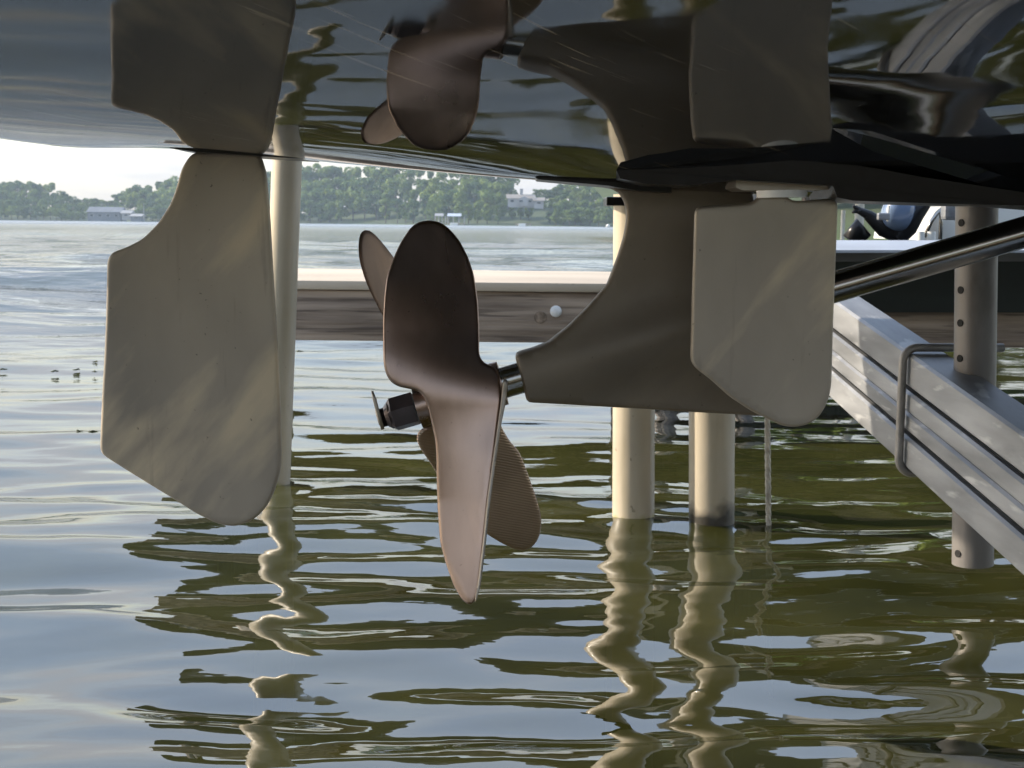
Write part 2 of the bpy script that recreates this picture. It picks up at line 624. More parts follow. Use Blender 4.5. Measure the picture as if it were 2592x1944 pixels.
def leaf_mat(name, c):
    m = bpy.data.materials.new(name)
    m.use_nodes = True
    nt = m.node_tree
    b = nt.nodes['Principled BSDF']
    b.inputs['Roughness'].default_value = .75
    b.inputs['Specular IOR Level'].default_value = .2
    oi = nt.nodes.new('ShaderNodeObjectInfo')
    ge = nt.nodes.new('ShaderNodeNewGeometry')
    nz = nt.nodes.new('ShaderNodeTexNoise')
    nz.inputs['Scale'].default_value = .5
    nt.links.new(ge.outputs['Position'], nz.inputs['Vector'])
    ad = nt.nodes.new('ShaderNodeMath')
    ad.operation = 'ADD'
    nt.links.new(oi.outputs['Random'], ad.inputs[0])
    nt.links.new(nz.outputs['Fac'], ad.inputs[1])
    mr = nt.nodes.new('ShaderNodeMapRange')
    mr.inputs['From Min'].default_value = .4
    mr.inputs['From Max'].default_value = 1.6
    nt.links.new(ad.outputs[0], mr.inputs['Value'])
    mx = nt.nodes.new('ShaderNodeMix')
    mx.data_type = 'RGBA'
    mx.inputs['A'].default_value = (c[0] * .55, c[1] * .65, c[2] * .8, 1)
    mx.inputs['B'].default_value = (c[0] * 1.5, c[1] * 1.35, c[2] * 1.1, 1)
    nt.links.new(mr.outputs[0], mx.inputs['Factor'])
    nt.links.new(mx.outputs['Result'], b.inputs['Base Color'])
    tl = nt.nodes.new('ShaderNodeBsdfTranslucent')
    nt.links.new(mx.outputs['Result'], tl.inputs['Color'])
    ms = nt.nodes.new('ShaderNodeMixShader')
    ms.inputs[0].default_value = .3
    nt.links.new(b.outputs[0], ms.inputs[1])
    nt.links.new(tl.outputs[0], ms.inputs[2])
    nt.links.new(ms.outputs[0], nt.nodes['Material Output'].inputs['Surface'])
    return m


M['pole_a'] = pole_mat('pvc_pole_clean', (-.035, -.02, (.30, .28, .06)))
M['pole_b'] = pole_mat('pvc_pole_algae', (-.012, .008, (.035, .030, .020)))
M['wood'] = wood_mat()
M['hull'] = hull_mat()
M['water'] = water_mat()
M['leaf'] = leaf_mat('foliage', (.12, .175, .05))
M['ground'] = mat('shore_ground', (.055, .08, .028), .95, scale=.08, var=.25, col2=(.03, .05, .02))
M['bed'] = mat('lake_bed', (.075, .07, .022), .95, scale=2.5, var=.3, col2=(.025, .028, .008), detail=10)


def rib_mat():
    """bronze with the fine machining ridges of a cupped blade, running across it"""
    m = mat('machined_bronze', (.50, .37, .28), .33, .9, scale=10, var=.14)
    nt = m.node_tree
    b = nt.nodes['Principled BSDF']
    tc = nt.nodes.new('ShaderNodeTexCoord')
    mp = nt.nodes.new('ShaderNodeMapping')
    mp.inputs['Rotation'].default_value = (0, rad(-14), 0)
    nt.links.new(tc.outputs['Object'], mp.inputs[0])
    wv = nt.nodes.new('ShaderNodeTexWave')
    wv.bands_direction = 'Z'
    wv.inputs['Scale'].default_value = 120
    wv.inputs['Distortion'].default_value = 1.2
    wv.inputs['Detail Scale'].default_value = .4
    nt.links.new(mp.outputs[0], wv.inputs['Vector'])
    bp = nt.nodes.new('ShaderNodeBump')
    bp.inputs['Distance'].default_value = .0003
    nt.links.new(wv.outputs['Fac'], bp.inputs['Height'])
    nt.links.new(bp.outputs[0], b.inputs['Normal'])
    return m


M['rib'] = rib_mat()


def marks(m, scale, lo, hi, col, stretch, rot=0.0, amount=.8):
    """mixes pits, drips, scuffs or painted light smears into the base colour"""
    nt = m.node_tree
    b = nt.nodes['Principled BSDF']
    tc = nt.nodes.new('ShaderNodeTexCoord')
    mp = nt.nodes.new('ShaderNodeMapping')
    mp.vector_type = 'TEXTURE'
    mp.inputs['Scale'].default_value = tuple(1 / q_ for q_ in stretch)
    mp.inputs['Rotation'].default_value = (0, rot, 0)
    nt.links.new(tc.outputs['Object'], mp.inputs[0])
    nz = nt.nodes.new('ShaderNodeTexNoise')
    nz.inputs['Scale'].default_value = scale
    nz.inputs['Detail'].default_value = 5
    nt.links.new(mp.outputs[0], nz.inputs['Vector'])
    mr = nt.nodes.new('ShaderNodeMapRange')
    mr.inputs['From Min'].default_value = lo
    mr.inputs['From Max'].default_value = hi
    mr.inputs['To Max'].default_value = amount
    nt.links.new(nz.outputs['Fac'], mr.inputs['Value'])
    mx = nt.nodes.new('ShaderNodeMix')
    mx.data_type = 'RGBA'
    nt.links.new(b.inputs['Base Color'].links[0].from_socket, mx.inputs['A'])
    mx.inputs['B'].default_value = (*col, 1)
    nt.links.new(mr.outputs[0], mx.inputs['Factor'])
    nt.links.new(mx.outputs['Result'], b.inputs['Base Color'])


marks(M['rudder'], 8, .50, .66, (.60, .49, .34), (2.4, 1, .7), rad(38), .75)      # pale warm smears painted in place of water-reflected light
marks(M['rudder'], 210, .71, .76, (.08, .07, .06), (1, 1, 1), 0, .7)               # pits
marks(M['rudder'], 40, .64, .76, (.17, .15, .13), (2.5, 1, .25), 0, .4)           # drip streaks
marks(M['strut'], 6, .52, .72, (.30, .235, .15), (1.5, 1, .5), rad(50), .6)  # warm smears put in the colour for dappled light off the water
marks(M['strut'], 200, .70, .76, (.06, .05, .04), (1, 1, 1), 0, .8)
marks(M['prop'], 9, .54, .70, (.78, .52, .37), (2, 1, .35), rad(-25), .6)
marks(M['prop'], 220, .70, .76, (.12, .08, .07), (1, 1, 1), 0, .7)
marks(M['alu'], 40, .60, .70, (.52, .53, .54), (1, .3, 1.5), 0, .6)
marks(M['alu'], 18, .62, .72, (.16, .165, .17), (1, .3, 1.5), 0, .6)
marks(M['alu_post'], 25, .58, .70, (.09, .08, .07), (1, 1, .4), 0, .5)
marks(M['pole_a'], 70, .68, .73, (.12, .10, .05), (1, 1, .6), 0, .7)
marks(M['deck'], 60, .66, .72, (.20, .15, .10), (.6, 1, 1), 0, .6)

# ------------------------------------------------------------------ lake
NW = 72
NF = 22
wl = np.exp(rng.uniform(math.log(.11), math.log(7.0), NW))
wl = np.concatenate([wl, rng.uniform(.035, .11, NF)])
NW += NF
wdir = rng.normal(rad(95), rad(15), NW)                 # crests mostly along X
wdir[::6] = rng.uniform(rad(10), rad(170), len(wdir[::6]))
kx = 2 * np.pi / wl * np.cos(wdir)
ky = 2 * np.pi / wl * np.sin(wdir)
ph = rng.uniform(0, 2 * np.pi, NW)


def wave(x, y, dy):
    z = np.zeros_like(x)
    # sheltered near the dock, choppy out on the lake
    chop = .35 + .65 / (1 + np.exp(-(y - 9) / 3.0))
    for i in range(NW):
        l = wl[i]
        slope = .0034 if l < .11 else .0145 if l < .5 else (.0125 if l < 2 else .016)
        amp = slope * l / (2 * np.pi) * 1.25
        near = 1.0 if l < 1.2 else 1.0
        fade = np.clip((l / np.maximum(dy, 1e-6) - 2.2) / 3, 0, 1)
        calm = 1 - .42 * np.exp(-((y - 4.2) / 1.5) ** 2)
        calm = calm * (1 if l < 1.5 else 1 - .8 / (1 + np.exp((y - 5) / 1.0))) * (1 + (.75 if l < .7 else .3) / (1 + np.exp((y - 2.5) / .22)))
        gain = calm * (chop * 1.75 if l > .4 else np.clip(chop, .3, .6) * 2.3)
        # slow gathering of ripples into patches
        patch = .6 + .8 * np.sin(x * .9 * (1 + .1 * (i % 5)) + i) ** 2 * (.5 + .5 * np.sin(y * .7 + i * 1.7))
        z += amp * gain * fade * patch * np.sin(kx[i] * x + ky[i] * y + ph[i])
    # rings round the poles
    for (cx, cy) in POLE_XY:
        r = np.sqrt((x - cx) ** 2 + (y - cy) ** 2)
        z += .0011 * np.sin(2 * np.pi * r / .11) * np.exp(-r / .22) * (r > .03)
    return z


P1 = W(1603, 1305)
P2 = W(1801, 1318)
P0 = W(697, 1225)
CB = W(1945, 1318)
POLE_XY = [(P1.x, P1.y), (P2.x, P2.y), (P0.x, P0.y)]
rows = [-60, -25, -8, -2, -.3, .5, .9]
py = 2150.0
while True:
    y_ = HC * FL / (py - 568)
    if y_ > 700: break
    rows.append(y_)
    py -= 2.4 if py > 640 else max(.5, (py - 568) * .033)
rows.append(700.0)
rows = np.array(rows)
nc = 560
u = np.linspace(-1, 1, nc)
e = np.concatenate([[-620, -300, -120, -45, -16, -6, -2, -.7, -.25, -.08], np.zeros(nc), [.08, .25, .7, 2, 6, 16, 45, 120, 300, 620]])
uu = np.concatenate([-np.ones(10), u, np.ones(10)])
Yp = np.maximum(rows, .9)
X = uu[None, :] * Yp[:, None] * .42 + e[None, :]
X = np.clip(X, -640, 640)
Y = np.repeat(rows[:, None], X.shape[1], 1)
dy = np.gradient(rows)
DY = np.repeat(dy[:, None], X.shape[1], 1)
DX = np.abs(np.gradient(X, axis=1))
Z = wave(X, Y, np.maximum(DY, DX))
for (cx_, cy_) in POLE_XY:
    r2 = (X - cx_) ** 2 + (Y - cy_) ** 2
    z0_ = Z[np.unravel_index(np.argmin(r2), r2.shape)]
    Z -= z0_ * np.exp(-r2 / .5 ** 2)
nr, ncl = X.shape
idx = np.arange(nr * ncl).reshape(nr, ncl)
quads = np.stack([idx[:-1, :-1], idx[:-1, 1:], idx[1:, 1:], idx[1:, :-1]], -1).reshape(-1, 4)
me = bpy.data.meshes.new('water')
me.vertices.add(nr * ncl)
me.vertices.foreach_set('co', np.stack([X, Y, Z], -1).reshape(-1))
me.loops.add(len(quads) * 4)
me.polygons.add(len(quads))
me.loops.foreach_set('vertex_index', quads.reshape(-1))
me.polygons.foreach_set('loop_start', np.arange(len(quads)) * 4)
me.polygons.foreach_set('use_smooth', np.ones(len(quads), bool))
me.update(calc_edges=True)
me.materials.append(M['water'])
wo = bpy.data.objects.new('water', me)
COL.objects.link(wo)
tag(wo, kind='structure')
# lake bed: shallow by the dock, deep further out
gx = np.concatenate([np.linspace(-640, -12, 12), np.linspace(-8, 8, 60), np.linspace(12, 640, 12)])
gy = np.concatenate([[-60, -20, -5], np.linspace(-1, 9, 60), [14, 30, 80, 200, 450, 700]])
vs = []
for yv in gy:
    for xv in gx:
        vs.append((xv, yv, -.75 - .12 * max(0, min(yv, 60)) + .05 * math.sin(xv * 3.1 + yv) * math.sin(yv * 2.3)))
fs = []
for j in range(len(gy) - 1):
    for i in range(len(gx) - 1):
        a = j * len(gx) + i
        fs.append([a, a + 1, a + 1 + len(gx), a + len(gx)])
tag(obj('lake_bed', vs, fs, M['bed'], smooth=True), kind='structure')

# ------------------------------------------------------------------ far shore
SHX = [-640, -260, -140, -95, -60, -40, -20, 60, 150, 300, 640]
SHY = [600, 600, 590, 575, 560, 540, 500, 470, 450, 440, 440]


def shore_y(x): return float(np.interp(x, SHX, SHY))


def hillf(x, d):
    """ground height d metres behind the waterline"""
    top = float(np.interp(x, [-640, -170, -118, -100, -62, -20, 20, 60, 90, 300, 640], [5, 5, 2.5, 3.0, 7.5, 10, 9.0, 5.5, 6, 10, 12]))
    t = min(max(d / 60.0, 0), 1)
    return -.6 + .9 * min(d / 2.0, 1) + top * (t * t * (3 - 2 * t))


vs, fs = [], []
sxs = np.linspace(-640, 640, 161)
sds = [-3, 0, 1, 2, 4, 8, 14, 22, 32, 44, 60, 90, 160, 260]
for d in sds:
    for x in sxs:
        vs.append((x, min(shore_y(x) + d, 860), hillf(x, max(d, 0)) if d >= 0 else -1.5))
for j in range(len(sds) - 1):
    for i in range(len(sxs) - 1):
        a = j * len(sxs) + i
        fs.append([a, a + 1, a + 1 + len(sxs), a + len(sxs)])
tag(obj('shore_ground', vs, fs, M['ground'], smooth=True), kind='structure')


def tree_proto(seed, h=12.0, wdt=8.5, n=1500, leaf=.75, conic=0.0):
    r = random.Random(seed)
    lobes = []
    for i in range(15):
        zz = r.uniform(.22, .92)
        rr = wdt / 2 * (1 - (2 * abs(zz - .5)) ** 2.2 * .75) * (1 - conic * zz) * r.uniform(.25, .75)
        a = r.uniform(0, 2 * math.pi)
        lobes.append((Vector((math.cos(a) * rr, math.sin(a) * rr, zz * h)), r.uniform(.13, .24) * wdt))
    vs, fs = [], []
    for i in range(n):
        c, lr = r.choice(lobes)
        d = Vector((r.gauss(0, 1), r.gauss(0, 1), r.gauss(.25, .9))).normalized()
        p = c + Vector((d.x, d.y, d.z * .75)) * lr * (r.uniform(.75, 1.08))
        nn = (d + Vector((r.gauss(0, .5), r.gauss(0, .5), r.gauss(0, .5)))).normalized()
        t = nn.orthogonal().normalized()
        b = nn.cross(t)
        an = r.uniform(0, 6.28)
        t, b = t * math.cos(an) + b * math.sin(an), b * math.cos(an) - t * math.sin(an)
        s = leaf * r.uniform(.5, 1.1)
        k = len(vs)
        vs += [p - t * s * .5 - b * s * .35, p + t * s * .5 - b * s * .45, p + t * s * .6 + b * s * .4, p - t * s * .3 + b * s * .5]
        fs.append([k, k + 1, k + 2, k + 3])
    tr = MB()
    tr.tube([(0, 0, -1), (0, 0, h * .3), (r.uniform(-.4, .4), 0, h * .6), (0, 0, h * .8)], [.32, .24, .15, .05], 6)
    for i in range(5):
        c, lr = lobes[i]
        tr.tube([(0, 0, h * r.uniform(.2, .4)), tuple(c)], [.13, .04], 5)
    me1 = bpy.data.meshes.new('crown')
    me1.from_pydata([tuple(v) for v in vs], [], fs)
    me1.materials.append(M['leaf'])
    me2 = bpy.data.meshes.new('trunk')
    me2.from_pydata([tuple(v) for v in tr.v], [], tr.f)
    me2.materials.append(M['bark'])
    return me1, me2


PROTO = [tree_proto(1), tree_proto(2, 12, 7), tree_proto(3, 12, 9.5), tree_proto(4, 12, 6.5, conic=.4), tree_proto(5, 12, 8), tree_proto(6, 12, 10)]
tree_names = ['broad tree', 'narrow tree', 'spreading tree', 'tapering tree', 'round tree', 'bushy tree']


def add_tree(x, y, z, h, k, label, group='trees on the far shore', w=1.0):
    e_ = empty('tree', (x, y, z))
    s = h / 12.0
    e_.scale = (s * w, s * w, s)
    e_.rotation_euler = (0, 0, random.uniform(0, 6.28))
    tag(e_, label, 'tree', group)
    for nm, me_ in zip(('crown', 'trunk'), PROTO[k]):
        o = bpy.data.objects.new(nm, me_)
        COL.objects.link(o)
        o.parent = e_
    return e_


# skyline of the far shore in picture pixels: (x, top of the trees)
SKX = [-200, 0, 60, 110, 122, 135, 160, 172, 190, 210, 230, 262, 285, 292, 330, 380, 450, 520, 600, 700, 760, 830, 870, 960, 1100, 1250, 1310, 1322, 1345, 1390, 1412, 1460, 1550, 1700, 2110, 2600]
SKYY = [470, 472, 468, 474, 463, 490, 488, 492, 505, 508, 504, 509, 513, 500, 482, 474, 462, 452, 446, 444, 436, 432, 438, 430, 438, 440, 446, 470, 486, 482, 472, 468, 470, 462, 445, 445]
tops = lambda px: float(np.interp(px, SKX, SKYY))
hor = lambda px: 568.1 + (px - 1296) * math.tan(ROL)
tcount = 0
LAND = [(120, 'at the left picture edge'), (215, 'left of the grey low building'), (330, 'above the grey low building'), (480, 'left of the left rudder neck'), (690, 'behind the left rudder'), (800, 'just right of the leaning pole'), (900, 'left of the propeller'), (1010, 'above the slender propeller blade'), (1130, 'above the broad propeller blade'), (1270, 'left of the white house'), (1390, 'around the white house'), (1470, 'right of the white house'), (1640, 'beside the strut'), (9999, 'behind the strut and right rudder')]
for row, (dd, frac, hmin) in enumerate([(4, .42, 5), (16, .62, 8), (34, .84, 7), (56, 1.0, 6)]):
    px = -330 + row * 13
    while px < 2750:
        x = (px - 1296) / FL * 530
        yb = shore_y(x) + dd + random.uniform(-3, 3)
        x = (px - 1296) / FL * yb
        zb = hillf(x, dd)
        wb = hor(px) + HC / yb * FL
        full = wb - tops(px + random.uniform(-4, 4))
        ht = (full * frac * random.uniform(.88, 1.04) if row < 3 else full * random.uniform(.97, 1.02))
        ztop = ht / FL * yb
        h = ztop - zb
        clear = (225 < px < 350 and row < 2) or (1278 < px < 1378 and row < 2) or (1290 < px < 1350 and row == 2) or (870 < px < 965 and row == 0) or (1290 < px < 1350 and row == 3) or (1060 < px < 1180 and row == 0 and random.random() < .5)
        if row == 1 and 1290 < px < 1340: clear = False; h = min(h, 6.5)
        if px > 1660 and random.random() < .96: clear = True
        if 500 < px < 655 or (px < -40 and random.random() < .85) or (row == 1 and random.random() < .2): clear = True
        if h > 2.5 and not clear and tcount < 286:
            k = random.randrange(6)
            h *= 1.10 if row < 3 else 1.16
            land = next(t_ for lim, t_ in LAND if px < lim)
            add_tree(x, yb, zb, h, k, '%s %s, %s' % (tree_names[k], ['at the far waterline', 'in the second row of the far bank', 'high on the far bank', 'on the far skyline'][row], land), 'trees of the far shore', w=random.uniform(.75, 1.15) * (1.25 if h < 7 else 1))
            tcount += 1
        wpx = max(h, 5) * .62 / yb * FL
        px += (wpx * random.uniform(.42, .72) + 3) * (.72 if row == 3 else 1)

# houses and landings on the far shore
def house(px0, px1, pytop, pybase, yd, wallm, roofm, label, gable=0, depth=9, nwin=3, chimney=True):
    Yh = yd
    a = U(px0, pybase, Yh)
    b = U(px1, pybase, Yh)
    t = U(px0, pytop, Yh)
    w_ = b.x - a.x
    hh = t.z - a.z
    cx = (a.x + b.x) / 2
    r = empty('house', (cx, Yh, a.z))
    tag(r, label, 'house')
    eave = hh * .58
    MB().box((cx, Yh + depth / 2, a.z + eave / 2 - .5), (w_, depth, eave + 1)).build('wall', wallm, r)
    mb = MB()
    o_ = .5
    x0, x1 = cx - w_ / 2 - o_, cx + w_ / 2 + o_
    z0, z1 = a.z + eave, a.z + hh
    mb.prism([Vector((x0, Yh - o_, z0)), Vector((x0, Yh + depth / 2, z1)), Vector((x0, Yh + depth + o_, z0))], (x1 - x0, 0, 0))
    rf = mb.build('roof', roofm, r)
    if gable:
        gx_ = cx + w_ * .12
        gw = w_ * .16
        MB().prism([Vector((gx_ - gw, Yh - 1.2, a.z - .5)), Vector((gx_ + gw, Yh - 1.2, a.z - .5)), Vector((gx_ + gw, Yh - 1.2, z0 + .1)), Vector((gx_, Yh - 1.2, z1 - .7)), Vector((gx_ - gw, Yh - 1.2, z0 + .1))], (0, 4, 0)).build('gable', wallm, r)
    if chimney:
        MB().box((cx + w_ * .02, Yh + depth / 2, z1 + .7), (1.0, 1.0, 2.4)).build('chimney', M['wall_w'], rf)
    for i in range(nwin):
        wx = cx - w_ / 2 + w_ * (i + .5) / nwin
        wd = MB().box((wx, Yh - .05 - (1.2 if gable and abs(wx - (cx + w_ * .12)) < w_ * .16 else 0), a.z + eave * .55), (w_ / nwin * .45, .12, eave * .4)).build('window', M['wall_w'], r)
        MB().box((wx, Yh - .13 - (1.2 if gable and abs(wx - (cx + w_ * .12)) < w_ * .16 else 0), a.z + eave * .55), (w_ / nwin * .36, .1, eave * .32)).build('pane', M['pane'], wd)
    return r


house(1285, 1352, 491, 517, 495, M['wall_w'], M['roof'], 'white two-storey house with tan roof and chimney among the trees', gable=1, nwin=3)
house(1352, 1376, 499, 520, 493, M['wall_w'], M['roof'], 'small white wing house right beside the chimneyed house', nwin=1, chimney=False, depth=7)
house(222, 305, 523, 555, 572, M['wall_g'], M['wall_g'], 'long low grey building near the left waterline', nwin=4, chimney=False)
house(308, 330, 532, 550, 570, M['wall_w'], M['wall_w'], 'little white shed beside the grey lakeside building', nwin=1, chimney=False, depth=6)
house(331, 357, 541, 556, 566, M['wall_g'], M['wall_w'], 'low boathouse with dark doorway beside the flagpole', nwin=1, chimney=False, depth=6)
a = U(364, 556, 565)
b = U(364, 514, 565)
fp = MB().tube([a, b], [.16, .08], 8).build('flagpole', M['wall_w'])
tag(fp, 'white flagpole at the far left shore by the boathouse', 'flagpole')


def landing(px0, px1, pyb, yd, label, canopy=True, m=None):
    a = U(px0, pyb, yd)
    b = U(px1, pyb, yd)
    r = empty('boat_landing', ((a.x + b.x) / 2, yd, 0))
    tag(r, label, 'boat dock')
    w_ = b.x - a.x
    MB().box(((a.x + b.x) / 2, yd + 2, .5), (w_, 6, .25)).build('deck', M['wood'], r)
    for i in range(4):
        for yy in (0, 4):
            MB().tube([(a.x + w_ * (i + .1) / 3.2, yd + yy, -1), (a.x + w_ * (i + .1) / 3.2, yd + yy, 3.0 if canopy else .9)], .09, 6).build('post', M['wall_w'], r)
    if canopy:
        MB().prism([Vector((a.x, yd - .5, 3)), Vector((a.x, yd + 2, 3.9)), Vector((a.x, yd + 4.5, 3))], (w_ * .8, 0, 0)).build('canopy', m or M['wall_w'], r)
    MB().box(((a.x + b.x) / 2 - w_ * .1, yd - 1.5, .35), (w_ * .45, 2, .9), bev=.2).build('moored_hull', M['white_gel'], r)
    return r


landing(1100, 1128, 563, 488, 'boat landing with white canopy below the wooded bank', True)
landing(1132, 1176, 563, 486, 'boat landing with pale blue canopy right of the white one', True, M['gunwale'])
landing(1305, 1345, 571, 478, 'low open dock below the white house', False)
a = U(1539, 573, 400)
bu = MB().tube([a + Vector((0, 0, -.4)), a + Vector((0, 0, -.1)), a + Vector((0, 0, .35)), a + Vector((0, 0, .6))], [.1, .55, .5, .1], 12).build('buoy', M['white_gel'], smooth=True)
tag(bu, 'small white buoy far out on the lake near the right shore', 'buoy')

# ------------------------------------------------------------------ unseen dark canopies added beyond the dock to darken the water's reflection
def added_canopy(x0, x1, y0, y1, z0, z1, label, posts):
    r = empty('unseen_canopy', ((x0 + x1) / 2, (y0 + y1) / 2, 0))
    tag(r, label, 'added canopy')
    mb = MB()
    n = 9
    prof = []
    for i in range(n):
        a_ = math.pi * i / (n - 1)
        prof.append(Vector((x0, (y0 + y1) / 2 - math.cos(a_) * (y1 - y0) / 2, z1 + math.sin(a_) * .5)))
    prof += [Vector((x0, y1, z0)), Vector((x0, y0, z0))]
    mb.prism(prof, (x1 - x0, 0, 0))
    mb.build('added_cover', M['added_cover'], r)
    for (x_, y_) in posts:
        MB().tube([(x_, y_, -2), (x_, y_, z0 + .2)], .045, 10).build('post', M['alu_post'], r)
    return r


Yc_ = 8.0
xa = (400 - 1296) / FL * Yc_
added_canopy(xa, 1.1, Yc_ + .4, Yc_ + 1.6, 1.52, 1.95, 'unseen dark canopy added across the dock, lower and further left', [((560 - 1296) / FL * 8.5, 8.5), ((600 - 1296) / FL * 9.5, 9.5), ((1700 - 1296) / FL * 8.5, 8.5), ((1680 - 1296) / FL * 9.5, 9.5)])
xa = (1720 - 1296) / FL * Yc_
added_canopy(xa, 4.2, Yc_, Yc_ + 2.6, 1.02, 2.35, 'unseen dark canopy added across the dock, taller and further right', [((1900 - 1296) / FL * 8.1, 8.1), (3.4, 8.1), ((1880 - 1296) / FL * 10.3, 10.3), (3.4, 10.3)])

# ------------------------------------------------------------------ dock
YB = 3.4
dk = empty('dock', tuple(U(1300, 712, YB)))
tag(dk, 'beige topped wooden dock behind the propeller', 'dock')
tl = U(400, 712, YB)
zt = tl.z
xl = tl.x
xr = U(2900, 712, YB).x
zb = U(1100, 865, YB).z
zt = U(1100, 712, YB).z
MB().box(((xl + xr) / 2, YB + .42, zt - .011), (xr - xl + .02, .86, .022), bev=.006).build('deck_surface', M['deck'], dk, auto=40)
MB().box(((xl + xr) / 2, YB + .02, (zt - .023 + zb) / 2), (xr - xl, .04, zt - .023 - zb), bev=.005).build('stringer', M['wood'], dk, auto=40)
MB().box(((xl + xr) / 2, YB + .8, (zt - .023 + zb) / 2), (xr - xl, .04, zt - .023 - zb), bev=.005).build('stringer', M['wood'], dk, auto=40)
for yy in (.4,):
    MB().box(((xl + xr) / 2, YB + yy, (zt - .024 + zb) / 2 + .01), (xr - xl - .02, .038, zt - .024 - zb - .02)).build('joist', M['wood'], dk)
for px_ in (600, 1640, 3400):
    x_ = U(px_, 800, YB).x
    MB().tube([(x_, YB + .55, -1.6), (x_, YB + .55, zt - .03)], .045, 12).build('leg', M['galv'], dk)
c = U(1407, 788, YB)
mb = MB()
mb.tube([c + Vector((0, .002, 0)), c + Vector((0, -.003, 0)), c + Vector((0, -.006, 0)), c + Vector((0, -.0075, 0))], [.0138, .0136, .010, .004], 20)
mb.build('bolt_cap', M['white_plastic'], dk, smooth=True)
c = U(1368, 803, YB)
mb = MB()
mb.tube([c + Vector((0, .001, 0)), c + Vector((0, -.0015, 0))], [.016, .013], 18)
kn = mb.build('knot', mat('knot_wood', (.24, .18, .13), .9, scale=90, var=.35, bump=.002), dk)
kn.scale = (1, 1, 1)

# ------------------------------------------------------------------ guide poles and wire
def pole(name, base, top, r, m, label, group=None):
    d = (base - top).normalized()
    mb = MB()
    k = 14
    pts = [top + (base + d * .55 - top) * (i / k) for i in range(k + 1)]
    mb.tube(pts, [r * (1 + .006 * math.sin(i * 2.1)) for i in range(k + 1)], 40)
    o = mb.build(name, m, auto=40)
    tag(o, label, 'pole', group)
    return o


t0 = U(728, 360, P0.y)  # leans a little to the right at its top
pole('guide_pole', P0, t0, 75 / 2 / FL * P0.y, M['pole_a'], 'slender leaning cream pole just behind the left rudder')
t1 = U(1607, 492, P1.y)
pole('guide_pole', P1, t1, 108 / 2 / FL * P1.y, M['pole_a'], 'thick cream pole in the water below the propeller strut')
t2 = U(1803, 600, P2.y)
pole('guide_pole', P2, t2, 117 / 2 / FL * P2.y, M['pole_b'], 'white pole with dark algae at the waterline beside the wire')
mb = MB()
mb.box(t1 + Vector((-.006, 0, -.012)), (.085, .085, .014), bev=.002)
cp = mb.build('pole_cap', M['black'])
tag(cp, 'dark flat cap on top of the thick cream pole', 'cap')
# twisted wire rope: six strands
wb_, wt_ = Vector(CB), U(1941, 900, CB.y)
wr = empty('wire_rope', tuple(CB))
tag(wr, 'thin twisted steel wire hanging from behind the right rudder to the water', 'wire')
L = (wt_ - wb_).length + .3
for s_ in range(3):
    pts = []
    for i in range(150):
        q = wt_ + (wb_ - wt_).normalized() * (L * i / 149)
        a_ = i * .55 + s_ * 2.094
        pts.append(q + Vector((math.cos(a_), math.sin(a_), 0)) * .0023)
    MB().tube(pts, .0029, 6).build('strand', M['rope'], wr, smooth=True)

# ------------------------------------------------------------------ the boat
YC = 1.32
KC = [0.0038719, 0.0512279, -0.06716436, 0.04090355]
HCf = [0.1295, 0.7009, 0.2698, 0.3926, 0.0814, -1.8976, -0.8682, 0.0146, 1.3687]


def zk(x):
    xc = min(max(x, -.6), .62)
    return float(np.polyval(KC, xc)) - .045 * max(0, x - .62) * (1 if x < 2 else 1) * .3


def hullz(x, t):
    xc = min(max(x, -.6), .62)
    r = .05
    at = abs(t)
    tt = math.sqrt(at * at + r * r) - r
    tm = min(tt, .8)
    c = HCf
    z = tm * (c[0] + c[1] * xc + c[2] * xc ** 2 + c[3] * xc ** 3) + tm * tm * (c[4] + c[5] * xc + c[6] * xc * xc) + tm ** 3 * (c[7] + c[8] * xc)
    z += .28 * (tt - tm) + .12 * max(0, tt - .55) ** 2 * (1 if t > 0 else 3)
    if t < 0: z = max(z, .16 * at)
    z += zk(x)
    z -= .0115 * math.exp(-((x + .415) / .085) ** 2) * math.exp(-(t / .11) ** 2)
    return z + HC


boat = empty('motor_boat', (0.3, YC, hullz(.3, 0)))
tag(boat, 'glossy black boat hull raised out of the water on a lift', 'boat')
HB = .96
hx = list(np.linspace(-.72, .9, 170)) + list(np.linspace(1.0, 3.4, 20))
ht_ = list(-np.array([HB, .85, .7, .55, .42, .32, .24, .17, .12, .08, .055, .035, .02, .01])) + [0] + list(np.array([.008, .016, .025, .035, .045, .055, .07, .085, .1, .12, .14, .16, .18, .2, .22, .24, .26, .28, .3, .32, .34, .36, .38, .4, .43, .46, .49, .52, .56, .6, .65, .7, .75, .8, .85, .9, HB]))
vs, fs = [], []
for x in hx:
    for t in ht_:
        vs.append((x, YC - t, hullz(x, t)))
n = len(ht_)
for i in range(len(hx) - 1):
    for j in range(n - 1):
        a = i * n + j
        fs.append([a, a + 1, a + 1 + n, a + n])
hb = obj('hull_bottom', vs, fs, M['hull'], boat, smooth=True)
